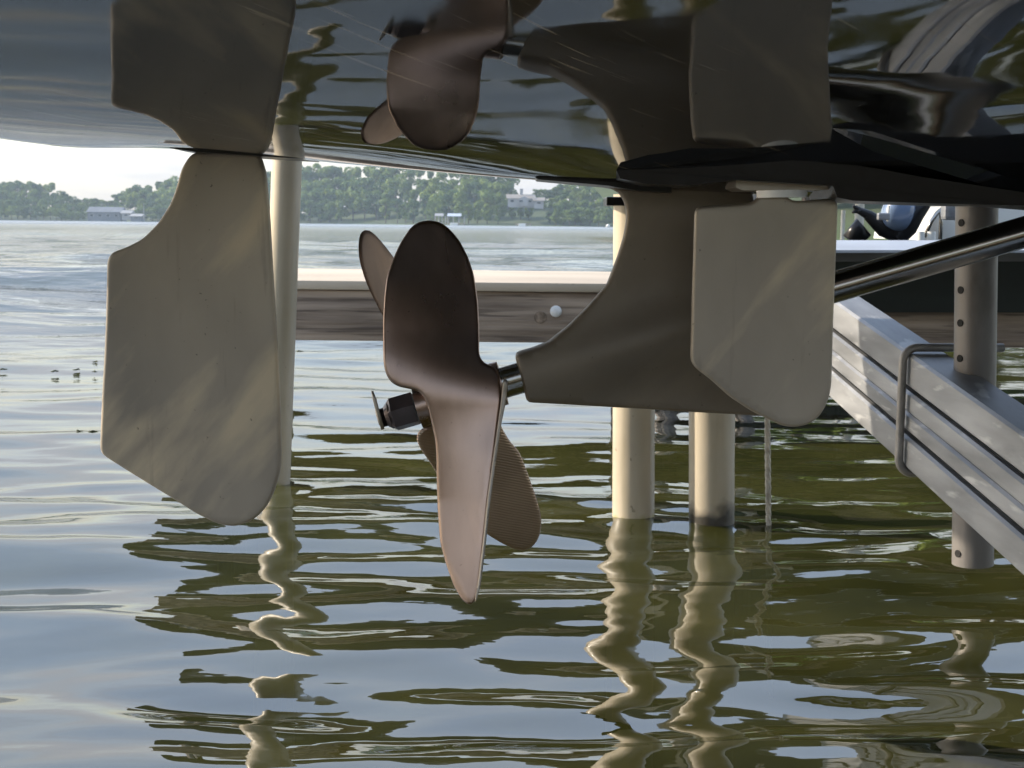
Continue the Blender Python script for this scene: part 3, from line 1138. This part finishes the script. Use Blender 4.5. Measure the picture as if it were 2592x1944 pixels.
# topsides and transom
mb = MB()
for sgn in (1, -1):
    v, f = [], []
    for x in hx[::6] + [hx[-1]]:
        z0 = hullz(x, sgn * HB)
        for k, (o_, dz) in enumerate(((0, 0), (.03, .02), (.09, .25), (.14, .5), (.12, .75), (.02, .78))):
            v.append((x, YC - sgn * (HB + o_), z0 + dz))
    m_ = len(v) // 6
    for i in range(m_ - 1):
        for k in range(5):
            a = i * 6 + k
            f.append([a, a + 6, a + 7, a + 1])
    mb.add(v, f)
mb.build('topside', M['hull'], boat, auto=40)
v = [(hx[0], YC - t, hullz(hx[0], t)) for t in ht_]
k = len(v)
v += [(hx[0] - .02, YC - t, hullz(0, HB) + .75) for t in ht_]
obj('transom', v, [[i, i + 1, i + 1 + k, i + k] for i in range(k - 1)], M['hull'], boat)
v = [(hx[0], YC - HB, hullz(0, HB) + .76), (hx[0], YC + HB, hullz(0, HB) + .76), (3.4, YC + HB, hullz(0, HB) + .76), (3.4, YC - HB, hullz(0, HB) + .76)]
obj('deck', v, [[0, 1, 2, 3]], M['white_gel'], boat)

# spray strakes: wedge ridges moulded under the hull on the near side
def strake(pts, w_, h_, name='strake'):
    v, f = [], []
    for i, (x, t) in enumerate(pts):
        tap = min(1, i / 3 + .05)
        for (dt, dz) in ((-.004, .008), (w_ * .15, -h_ * tap), (w_, .008)):
            v.append((x, YC - (t + dt), hullz(x, t + dt) + (dz if dz > 0 else dz)))
    for i in range(len(pts) - 1):
        for k in range(2):
            a = i * 3 + k
            f.append([a, a + 3, a + 4, a + 1])
    o = obj(name, v, f, M['hull'], boat)
    return o


def hull_at(px, py):
    d = ray(px, py)
    lo = .2
    for s_ in np.linspace(.2, YC, 400):
        p = EYE + d * (s_ / d[1])
        if hullz(p[0], YC - s_) > p[2]: last = s_; lo = s_
    hi_ = lo + .004
    for _ in range(25):
        md = (lo + hi_) / 2
        p = EYE + d * (md / d[1])
        if hullz(p[0], YC - md) > p[2]: lo = md
        else: hi_ = md
    return p[0], YC - lo


pts = [hull_at(2105 + (2600 - 2105) * i / 14, 328 + (482 - 328) * i / 14) for i in range(15)]
x1_, t1_ = pts[-1]
dx_, dt_ = (pts[-1][0] - pts[6][0]) / 8, (pts[-1][1] - pts[6][1]) / 8
for i in range(1, 6): pts.append((x1_ + dx_ * i * 3, max(.01, t1_ + dt_ * i * 3)))
strake(pts, .022, .008)

# dark base plates of rudder and strut, under the keel
def base_plate(name, poly, Y0, depth, m):
    """thin plate whose edge toward the camera follows poly"""
    mb_ = MB()
    P = [U(a_, b_, Y0) for a_, b_ in poly]
    mb_.prism(P, (0, depth, 0))
    return mb_.build(name, m, boat, auto=40)


base_plate('rudder_base_plate', [(420, 355), (503, 370), (660, 375), (770, 380), (782, 402), (700, 398), (600, 391), (500, 385), (430, 375)], YC - .035, .07, M['black'])
base_plate('strut_base_plate', [(1352, 446), (1392, 438), (1500, 448), (1700, 460), (1700, 488), (1620, 483), (1560, 474), (1540, 470), (1440, 461), (1362, 454)], YC - .035, .07, M['black'])

# ---- left rudder
RO = [(490, 387), (504, 385), (580, 385), (655, 388), (662, 396), (666, 412), (674, 437), (678, 488), (684, 560), (691, 687), (697, 780), (703, 882), (707, 960), (711, 1050), (712, 1148), (711, 1185), (704, 1214), (694, 1245), (676, 1281), (655, 1305), (628, 1322), (590, 1330), (565, 1327), (545, 1320), (496, 1296), (440, 1260), (380, 1224), (310, 1181), (262, 1151), (255, 1144), (255, 1132), (260, 1000), (266, 900), (270, 804), (272, 720), (273, 664), (277, 646), (289, 637), (320, 627), (363, 605), (402, 566), (432, 520), (449, 477), (461, 430), (475, 405)]


def ru_thick(px, py):
    lead = np.interp(px, [250, 330, 480, 600, 715], [.45, .7, 1.0, 1.0, .8])
    return .015 * lead


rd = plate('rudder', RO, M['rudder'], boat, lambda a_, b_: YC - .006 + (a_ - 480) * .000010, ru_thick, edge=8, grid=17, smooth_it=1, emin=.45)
mb = MB()
c = U(583, 379, YC)
mb.tube([U(583, 387, YC), U(583, 374, YC)], 79 / FL * YC, 40)
mb.build('washer', M['white_plastic'], rd, auto=40)

# ---- strut with bearing barrel
ax0 = U(1277, 968, YC)
ax1 = U(2592, 588, YC)
AX = (ax1 - ax0).normalized()            # shaft direction, towards the bow
ST = [(1536, 472), (1900, 476), (1925, 600), (1940, 800), (1946, 1000), (1940, 1051), (1910, 1050), (1728, 1040), (1620, 1033), (1551, 1029), (1440, 1022), (1345, 1016), (1334, 1015), (1331, 1005), (1318, 955), (1304, 903), (1303, 895), (1310, 891), (1352, 879), (1387, 865), (1442, 820), (1489, 773), (1536, 719), (1563, 648), (1578, 600), (1585, 562), (1585, 530), (1578, 505), (1565, 487)]


def st_thick(px, py):
    ayl = 968 - .289 * (px - 1277)
    d = abs(py - ayl) / 62
    low = max(0, min(1, (py - ayl) / 60))
    return .019 + .026 * math.exp(-d * d * .55) + .006 * low * float(np.interp(px, [1300, 1600], [1, 0]))


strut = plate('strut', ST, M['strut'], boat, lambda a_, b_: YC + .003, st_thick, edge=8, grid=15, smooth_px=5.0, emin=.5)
# ---- shaft
sh = MB()
rsh = 40 / FL * YC
sh.tube([ax0 - AX * .055, ax0 + AX * 1.6], rsh, 40)
sh.build('shaft', M['steel'], boat, auto=40)

# ---- right (near) rudder with stock, washer and mounting block
YR = 1.235
R2 = [(1762, 523), (1830, 518), (1900, 514), (1911, 509), (1916, 500), (1917, 492), (1990, 492), (1992, 500), (1997, 507), (2006, 509), (2060, 506), (2114, 503), (2119, 508), (2118, 560), (2114, 667), (2110, 760), (2107, 843), (2105, 930), (2103, 975), (2098, 1003), (2087, 1031), (2072, 1054), (2048, 1072), (2017, 1080), (1982, 1078), (1947, 1062), (1900, 1039), (1845, 1003), (1798, 960), (1767, 937), (1749, 919), (1747, 905), (1749, 850), (1751, 765), (1753, 700), (1755, 648), (1757, 570), (1758, 530)]
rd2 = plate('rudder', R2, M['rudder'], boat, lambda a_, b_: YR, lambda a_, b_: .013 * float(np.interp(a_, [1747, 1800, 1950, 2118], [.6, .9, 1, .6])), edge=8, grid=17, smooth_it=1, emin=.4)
MB().tube([U(1979, 500, YR), U(1979, 482, YR)], 63 / FL * YR, 40).build('washer', M['white_plastic'], rd2, auto=40)
mb = MB()
q = [(1862, 474), (1864, 447), (1900, 443), (2098, 446), (2108, 452), (2108, 474), (2096, 480), (1880, 482)]
mb.prism([U(a_, b_, YR - .018) for a_, b_ in q], (0, .06, 0))
mb.build('rudder_port', M['bronze'], boat, auto=30)
# curved dark fairing the near rudder port is bolted to
mb = MB()
q = [(1560, 430), (1650, 410), (1750, 400), (1860, 396), (1990, 397), (2100, 408), (2230, 428), (2330, 447), (2592, 487), (2720, 500), (2720, 530), (2592, 520), (2400, 516), (2160, 508), (2120, 500), (2108, 470), (1864, 455), (1750, 470), (1640, 466), (1570, 452)]
P = [U(a_, b_, YR - .05 + .05 * min(1, abs(a_ - 1990) / 500)) for a_, b_ in q]
mb.prism(P, (0, .11, 0))
mb.build('keel_fairing', M['black'], boat, auto=30)

# ---- propeller: hub, blades, nut, pin
hubp = MB()
pp = lambda s_: ax0 + AX * s_
def axs(px): return (px - 1277) / (2592 - 1277) * (ax1 - ax0).length
s0, s1 = axs(1052), axs(1272)
hubp.tube([pp(s0), pp(s0 + .001), pp(s0 + .02), pp(s0 + .05), pp(s1 - .012), pp(s1), pp(s1)], [.012, .0200, .0206, .0208, .0206, .0203, .014], 48)
prop = hubp.build('propeller', M['prop'], boat, auto=40)
# nut
nb = MB()
sa, sb = axs(992), s0
nb.tube([pp(sa - .0035), pp(sa), pp(sb - .001)], [.0125, .0160, .0160], 6, phase=rad(12))
nb.tube([pp(sa - .007), pp(sa - .003)], [.0095, .0128], 24)
nb.build('hex_nut', M['nut'], prop)
tb = MB()
pts, rr = [], []
k = 18
s2 = axs(962)
for i in range(k):
    pts.append(pp(sa - .006 + (s2 - sa + .006) * i / (k - 1)))
    rr.append(.0088 if i % 2 else .0074)
tb.tube(pts, rr, 24)
tb.build('threaded_end', M['nut'], prop)
cpn = MB()
cpn.tube([U(942, 990, YC - .011), U(948, 1010, YC - .012), U(957, 1045, YC - .013), U(969, 1086, YC - .010)], [.0011, .0017, .0019, .0017], 8)
cpn.tube([U(950, 1012, YC - .008), U(956, 1050, YC - .003), U(963, 1075, YC - .006)], [.0014, .0016, .0014], 8)
cpn.build('cotter_pin', M['bronze'], prop, smooth=True)

BA = [(1087, 557), (1062, 560), (1040, 574), (1012, 617), (993, 660), (979, 703), (973, 754), (970, 812), (970, 871), (971, 922), (977, 950), (990, 970), (1010, 979), (1036, 984), (1050, 1010), (1075, 1040), (1140, 1060), (1200, 1040), (1232, 990), (1238, 950), (1236, 926), (1222, 918), (1213, 900), (1213, 832), (1210, 766), (1200, 695), (1184, 648), (1161, 605), (1133, 574), (1110, 560)]


def yA(px, py):
    h = (1010 - py) / 450
    r0 = YC - .0275
    return r0 + .058 * max(h, 0) ** 1.15 + (px - 1090) * .00016 * (1 - .55 * h) * min(1, max(0, h * 1.5))


BB = [(923, 578), (911, 590), (907, 621), (909, 656), (923, 705), (938, 740), (954, 772), (975, 810), (1010, 870), (1060, 960), (1130, 985), (1150, 930), (1090, 800), (1040, 720), (993, 646), (973, 621), (954, 598), (938, 584)]
plate('blade', BB, M['prop'], prop, lambda a_, b_: YC + .02 + .055 * (1000 - b_) / 420 + (a_ - 960) * .0005 * (1 if b_ < 850 else .4), .005, edge=12, grid=12, smooth_it=1, emin=.25)
BC = [(1087, 557), (1062, 560), (1040, 574), (1012, 617), (993, 660), (979, 703), (973, 754), (970, 812), (970, 871), (971, 922), (977, 948), (988, 967), (1008, 979), (1036, 984), (1062, 990), (1076, 1010), (1086, 1045), (1095, 1080), (1103, 1120), (1105, 1160), (1105, 1197), (1106, 1240), (1108, 1295), (1114, 1373), (1130, 1432), (1149, 1483), (1169, 1518), (1186, 1533), (1197, 1531), (1205, 1514), (1212, 1471), (1223, 1373), (1235, 1256), (1249, 1159), (1258, 1090), (1268, 1010), (1266, 960), (1255, 928), (1236, 924), (1220, 916), (1213, 900), (1213, 832), (1210, 766), (1200, 695), (1184, 648), (1161, 605), (1133, 574), (1110, 560)]


def yC(px, py):
    h = (py - 1000) / 530
    return YC - .0275 - .034 * max(0, h) ** 1.15 + (1190 - px) * .00010 * min(1, max(0, h) * 2)


def yAC(px, py):
    w_ = min(1, max(0, (py - 830) / 330))
    w_ = w_ * w_ * (3 - 2 * w_)
    return yA(px, py) * (1 - w_) + yC(px, py) * w_



plate('front_blades', BC, M['prop'], prop, yAC, .0055, edge=8, grid=12, smooth_it=1, emin=.25)
LIP = [(1273, 956), (1284, 954), (1286, 975), (1283, 1006), (1270, 1068), (1256, 1160), (1242, 1262), (1230, 1376), (1218, 1474), (1205, 1527), (1199, 1530), (1209, 1471), (1221, 1373), (1233, 1256), (1247, 1159), (1257, 1090), (1268, 1010)]
plate('blade_lip', LIP, M['bronze'], prop, lambda a_, b_: yC(a_, b_) - .001, .008, edge=5, grid=12, smooth_it=1, emin=.5)
BD = [(1150, 1060), (1070, 1082), (1056, 1095), (1053, 1110), (1063, 1135), (1087, 1168), (1105, 1197), (1130, 1245), (1160, 1290), (1227, 1348), (1255, 1366), (1286, 1383), (1309, 1393), (1333, 1394), (1352, 1381), (1366, 1358), (1371, 1326), (1368, 1295), (1356, 1256), (1337, 1201), (1313, 1139), (1295, 1124), (1268, 1080), (1262, 1040), (1220, 1020)]
plate('blade', BD, M['rib'], prop, lambda a_, b_: YC + .022 + .050 * (b_ - 1060) / 330 + (a_ - 1200) * .00012, .0055, edge=10, grid=12, smooth_it=1, emin=.25)

# ------------------------------------------------------------------ aluminium lift beam, strap and post
lift = empty('boat_lift', tuple(U(2472, 1400, 2.1)))
tag(lift, 'grey aluminium boat lift beam with strap and holed post', 'boat lift')
YL, YRr = 2.20, 1.56
A_t = U(2128, 773, YL)
B_t = U(2592, 1100, 1.56)
dirb = (B_t - A_t).normalized()
perp = Vector((dirb.y, -dirb.x, 0)).normalized()
if perp.x < 0: perp = -perp
A_t = A_t - dirb * .12
B_t = B_t + dirb * .9
HBm = .151
WBm = .053


def rail(z0, z1, inset, name, m=M['alu']):
    """one extrusion of the beam between heights z0..z1 below the top, front face pushed in by inset"""
    mb_ = MB()
    P = []
    bv = .0035
    for (xx, zz) in ((inset + bv, z0), (WBm - bv, z0), (WBm, z0 + bv), (WBm, z1 - bv), (WBm - bv, z1), (inset + bv, z1), (inset, z1 - bv), (inset, z0 + bv)):
        P.append(A_t + perp * xx + Vector((0, 0, -zz)))
    mb_.prism(P, B_t - A_t)
    return mb_.build(name, m, lift, auto=40)


rail(0, .044, 0, 'beam_rail')
rail(.0442, .0508, .006, 'beam_groove', M['black'])
rail(.051, .0783, .001, 'web_panel')
rail(.0786, .1030, .0006, 'web_panel')
rail(.1032, .1093, .006, 'beam_groove', M['black'])
rail(.1095, .151, 0, 'beam_rail')
# strap: round bar bent round the beam
tpar = ((U(2296, 905, 1.9)).x - A_t.x) / (B_t.x - A_t.x)
best = None
for i in range(400):
    q = A_t + (B_t - A_t) * (i / 399)
    d_ = np.array(q) - EYE
    pxx = 1296 + FL * (d_ @ _R) / (d_ @ _F)
    if best is None or abs(pxx - 2300) < best[0]: best = (abs(pxx - 2300), q.copy())
S0 = best[1]
off = .0078
pts = []
rb = .0056
top = S0 + Vector((0, 0, off)) - perp * off
bot = S0 + Vector((0, 0, -HBm - off)) - perp * off
pts.append(S0 + Vector((0, 0, off)) + perp * (WBm + .075))
pts.append(S0 + Vector((0, 0, off)) + perp * .03)
for a_ in range(0, 91, 15):
    c = S0 + Vector((0, 0, off - .019)) + perp * (-off + .019)
    pts.append(c + Vector((0, 0, math.cos(rad(a_)) * .019)) - perp * math.sin(rad(a_)) * .019)
for a_ in range(0, 91, 15):
    c = S0 + Vector((0, 0, -HBm - off + .019)) + perp * (-off + .019)
    pts.append(c - perp * math.cos(rad(a_)) * .019 - Vector((0, 0, math.sin(rad(a_)) * .019)))
pts.append(S0 + Vector((0, 0, -HBm - off)) + perp * (WBm + .02))
MB().tube(pts, rb, 14).build('strap', M['galv'], lift, smooth=True)
# post with bolt holes
YPp = 1.83
c0 = U(2472, 520, YPp)
c1 = U(2462, 1428, YPp)
rp = 52 / FL * YPp
ctop = Vector((c0.x, YPp, U(2472, 500, YPp).z))
cbot = c1.copy()
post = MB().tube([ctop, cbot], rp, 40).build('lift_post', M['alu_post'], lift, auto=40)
for (hx_, hy_) in ((2423, 564), (2423, 733), (2423, 816), (2420, 905), (2420, 1396)):
    p = U(hx_, hy_, YPp)
    f_ = (p.z - cbot.z) / (ctop.z - cbot.z)
    cc = cbot + (ctop - cbot) * f_
    a_ = rad(118)
    nrm_ = Vector((-math.sin(rad(62)), -math.cos(rad(62)), 0))
    MB().tube([cc + nrm_ * (rp - .004), cc + nrm_ * (rp + .0008)], .0047, 18).build('bolt_hole', M['hole'], post)

# ------------------------------------------------------------------ neighbour's boat with outboard on the right
YN = 3.32
nbt = empty('dinghy', tuple(U(2350, 700, YN)))
tag(nbt, 'dark hulled dinghy with pale gunwale behind the lift post', 'boat')
P = [U(1960, 640, YN), U(2900, 640, YN), U(2900, 792, YN + .06), U(1960, 790, YN + .06)]
MB().prism(P, (0, 1.1, 0)).build('hull', M['dark_hull'], nbt)
P = [U(1950, 608, YN + .25), U(2910, 608, YN + .25), U(2910, 633, YN - .03), U(1950, 633, YN - .03)]
mb = MB()
mb.prism(P, (0, 0, -.006))
mb.build('gunwale', M['gunwale'], nbt)
P = [U(1950, 638, YN - .012), U(2910, 638, YN - .012), U(2910, 662, YN - .012), U(1950, 662, YN - .012)]
MB().prism(P, (0, .03, 0)).build('rub_rail', mat('rub_rail_grey', (.10, .10, .10), .6), nbt)
# outboard motor, tilted up
YO = 3.75
om = empty('outboard_motor', tuple(U(2270, 600, YO)))
tag(om, 'tilted outboard motor with blue-grey cowling on the dinghy', 'outboard motor')


def blob(cx, cy, w, h, Y, name, m, parent, rot=0, depth=.16, n=2.6):
    mb_ = MB()
    v, f = [], []
    NU, NV = 20, 11
    c = U(cx, cy, Y)
    sx, sz = w / FL * Y / 2, h / FL * Y / 2
    for j in range(NV):
        be = -math.pi / 2 + math.pi * j / (NV - 1)
        for i in range(NU):
            al = 2 * math.pi * i / NU
            pw = lambda q: math.copysign(abs(q) ** (2 / n), q)
            x_ = pw(math.cos(be)) * pw(math.cos(al)) * sx
            y_ = pw(math.cos(be)) * pw(math.sin(al)) * depth
            z_ = pw(math.sin(be)) * sz
            xr_ = x_ * math.cos(rot) - z_ * math.sin(rot)
            zr_ = x_ * math.sin(rot) + z_ * math.cos(rot)
            v.append((c.x + xr_, c.y + y_, c.z + zr_))
    for j in range(NV - 1):
        for i in range(NU):
            a_ = j * NU + i
            b_ = j * NU + (i + 1) % NU
            f.append([a_, b_, b_ + NU, a_ + NU])
    return mb_.add(v, f).build(name, m, parent, smooth=True)


blob(2272, 538, 78, 96, YO, 'cowling', M['cowl'], om, rot=rad(-18), depth=.03 * 1.4)
MB().tube([U(2250, 520, YO - .04), U(2247, 560, YO - .04)], .003, 8).build('trim_line', M['white_gel'], om)
MB().tube([U(2195, 545, YO), U(2235, 580, YO), U(2290, 602, YO)], [.012, .02, .02], 12).build('midsection', M['black'], om, auto=40)
MB().tube([U(2168, 530, YO), U(2200, 545, YO), U(2240, 572, YO)], [.008, .013, .016], 10).build('lower_unit', M['black'], om, auto=40)
for a_, b_ in ((2160, 520), (2158, 538), (2176, 536)):
    MB().tube([U(2172, 531, YO), U(a_, b_, YO - .01)], [.009, .003], 8).build('propeller_blade', M['black'], om)
MB().tube([U(2270, 605, YO), U(2300, 575, YO), U(2320, 540, YO), U(2345, 515, YO)], [.022, .024, .022, .014], 12).build('bracket', M['black'], om, auto=40)
MB().box(U(2236, 548, YO - .05), (.03, .02, .018), bev=.004).build('badge_plate', M['alu'], om)
MB().tube([U(2150, 606, YO), U(2168, 580, YO), U(2190, 606, YO)], [.02, .028, .02], 10).build('fuel_bulb', M['black'], om, smooth=True)
# white console / pontoon beside it
wp = empty('moored_boat', tuple(U(2380, 606, 4.4)))
tag(wp, 'white moored boat with rounded bow right of the outboard', 'boat')
YW = 4.3
mb = MB()
P = [U(a_, b_, YW) for a_, b_ in ((2338, 608), (2341, 590), (2352, 560), (2368, 535), (2385, 522), (2440, 515), (2800, 505), (2800, 610))]
mb.prism(P, (0, .6, 0))
mb.build('hull', M['white_gel'], wp, auto=25)
MB().tube([U(2340, 600, YW - .02), U(2358, 560, YW - .02), U(2378, 535, YW - .02), U(2382, 560, YW - .02), U(2380, 606, YW - .02)], .006, 8).build('rail', M['steel'], wp, smooth=True)
for px_ in (2330, 2358):
    MB().tube([U(px_, 608, 4.1), U(px_, 586, 4.1)], .012, 10).build('fender', M['white_gel'], wp, auto=40)
MB().box(U(2408, 530, 4.2), (.05, .05, .06), bev=.01).build('seat', M['alu'], wp)
# white dock posts further back
for (px_, w_, t_, lab) in ((2173, 24, 505, 'broad white dock post behind the tilted outboard'), (2132, 11, 532, 'thin white stake left of the broad white dock post')):
    c = U(px_, 612, 9.0)
    o = MB().tube([Vector((c.x, 9, -1)), Vector((c.x, 9, U(px_, t_, 9.0).z))], w_ / 2 / FL * 9, 16).build('dock_post', M['white_gel'], auto=40)
    tag(o, lab, 'post')
# near trees on the right bank, seen between hull and dinghy
vs, fs = [], []
bx = np.linspace(3, 60, 30)
by = [26, 27, 29, 34, 42, 60]
for j, yv in enumerate(by):
    for xv in bx:
        vs.append((xv, yv + max(0, 8 - xv) * 2, (-1.0, .15, .5, .9, 1.6, 3)[j]))
for j in range(len(by) - 1):
    for i in range(len(bx) - 1):
        a = j * len(bx) + i
        fs.append([a, a + 1, a + 1 + len(bx), a + len(bx)])
tag(obj('right_bank', vs, fs, M['ground'], smooth=True), kind='structure')
for i, (x_, y_, h_) in enumerate(((7.2, 36, 7), (9.5, 34, 6), (12, 38, 9), (15, 36, 8), (19, 40, 9))):
    add_tree(x_, y_, .6, h_, i, ['green tree on the right bank directly behind the thin stake', 'leafy tree on the right bank behind the outboard', 'tall tree on the right bank behind the white boat', 'round tree on the right bank behind the lift post', 'rightmost tree on the right bank'][i], 'trees on the right bank')

# unseen shore behind the camera: bank, trees and dock added to dim the metal
vs, fs = [], []
bx = np.linspace(-60, 60, 41)
by = [-7, -8, -9, -12, -18, -30, -58]
for j, yv in enumerate(by):
    for xv in bx:
        vs.append((xv, yv, (-1.5, .1, .6, 1.2, 1.8, 2.6, 4)[j]))
for j in range(len(by) - 1):
    for i in range(len(bx) - 1):
        a = j * len(bx) + i
        fs.append([a, a + 1, a + 1 + len(bx), a + len(bx)])
tag(obj('unseen_bank', vs, fs, M['ground'], smooth=True), kind='structure')
for i in range(7):
    add_tree(-34 + i * 11 + random.uniform(-1, 1), -13 - random.uniform(0, 5), 1.0, random.uniform(3.2, 4.6), i % 6, 'unseen tree added on the bank behind the camera, %s of the row' % ('left part' if i < 2 else 'middle part' if i < 5 else 'right part'), 'added trees on the bank behind the camera')
nd = empty('unseen_dock', (0, -1, .3))
tag(nd, 'unseen weathered dock added beside the boat where the photographer stands', 'dock')
for i in range(10):
    MB().box((1.0, -.42 - i * .145, .30), (7.0, .138, .03), bev=.003).build('unseen_dock_plank', M['wood'], nd)
for yy in (-.38, -1.7):
    MB().box((1.0, yy, .20), (7.0, .04, .15)).build('stringer', M['wood'], nd)

# ------------------------------------------------------------------ floating scraps on the water
WL = ['upright weed stem on the dark wave at the left edge', 'hooked weed stem near the left rudder on the dark wave', 'bent weed scrap touching the left picture edge', 'roundish green weed scrap in mid water left of the rudder', 'tiny green weed scrap just right of the roundish one', 'flat weed scrap nearest the rudder edge, upper of two', 'flat weed scrap nearest the rudder edge, lower of two', 'lone dark weed speck left of the rudder lower half', 'single weed speck right of the leaning pole under the dock', 'lowest weed speck left of the rudder corner', 'pale weed speck beside the lower propeller blade']
for i, (a_, b_) in enumerate(((70, 852), (152, 855), (8, 938), (139, 943), (195, 939), (242, 919), (240, 944), (200, 1095), (758, 892), (235, 1097), (1240, 1240))):
    p = W(a_, b_)
    s = .0021 * p.y ** .6
    mb = MB()
    k = 7
    pts = [p + Vector((math.cos(j * .7 + i) * s * .5 + (j - 3) * s * .7, math.sin(j * 1.1 + i) * s, .004 + (.4 * s if j == 3 else 0))) for j in range(k)]
    mb.tube(pts, [s * .15, s * .35, s * .5, s * .55, s * .45, s * .3, s * .1], 6)
    o = mb.build('weed_scrap', M['debris'], smooth=True)
    tag(o, WL[i], 'weed', 'scraps floating on the water')

# ------------------------------------------------------------------ haze
hz = bpy.data.materials.new('haze_air')
hz.use_nodes = True
nt = hz.node_tree
for n_ in list(nt.nodes): nt.nodes.remove(n_)
vo = nt.nodes.new('ShaderNodeVolumePrincipled')
vo.inputs['Color'].default_value = (.66, .83, 1.0, 1)
vo.inputs['Density'].default_value = .0003
vo.inputs['Anisotropy'].default_value = .2
ou = nt.nodes.new('ShaderNodeOutputMaterial')
nt.links.new(vo.outputs[0], ou.inputs['Volume'])
hb_ = MB()
hb_.box((0, 400, 12.5), (1320, 960, 45))
ho = hb_.build('haze', hz)
# bottom a metre below the deepest bed
zmin = -.75 - .12 * 60 - 1.3
for v in ho.data.vertices:
    v.co.z = zmin if v.co.z < 12 else 36.0
tag(ho, kind='stuff')
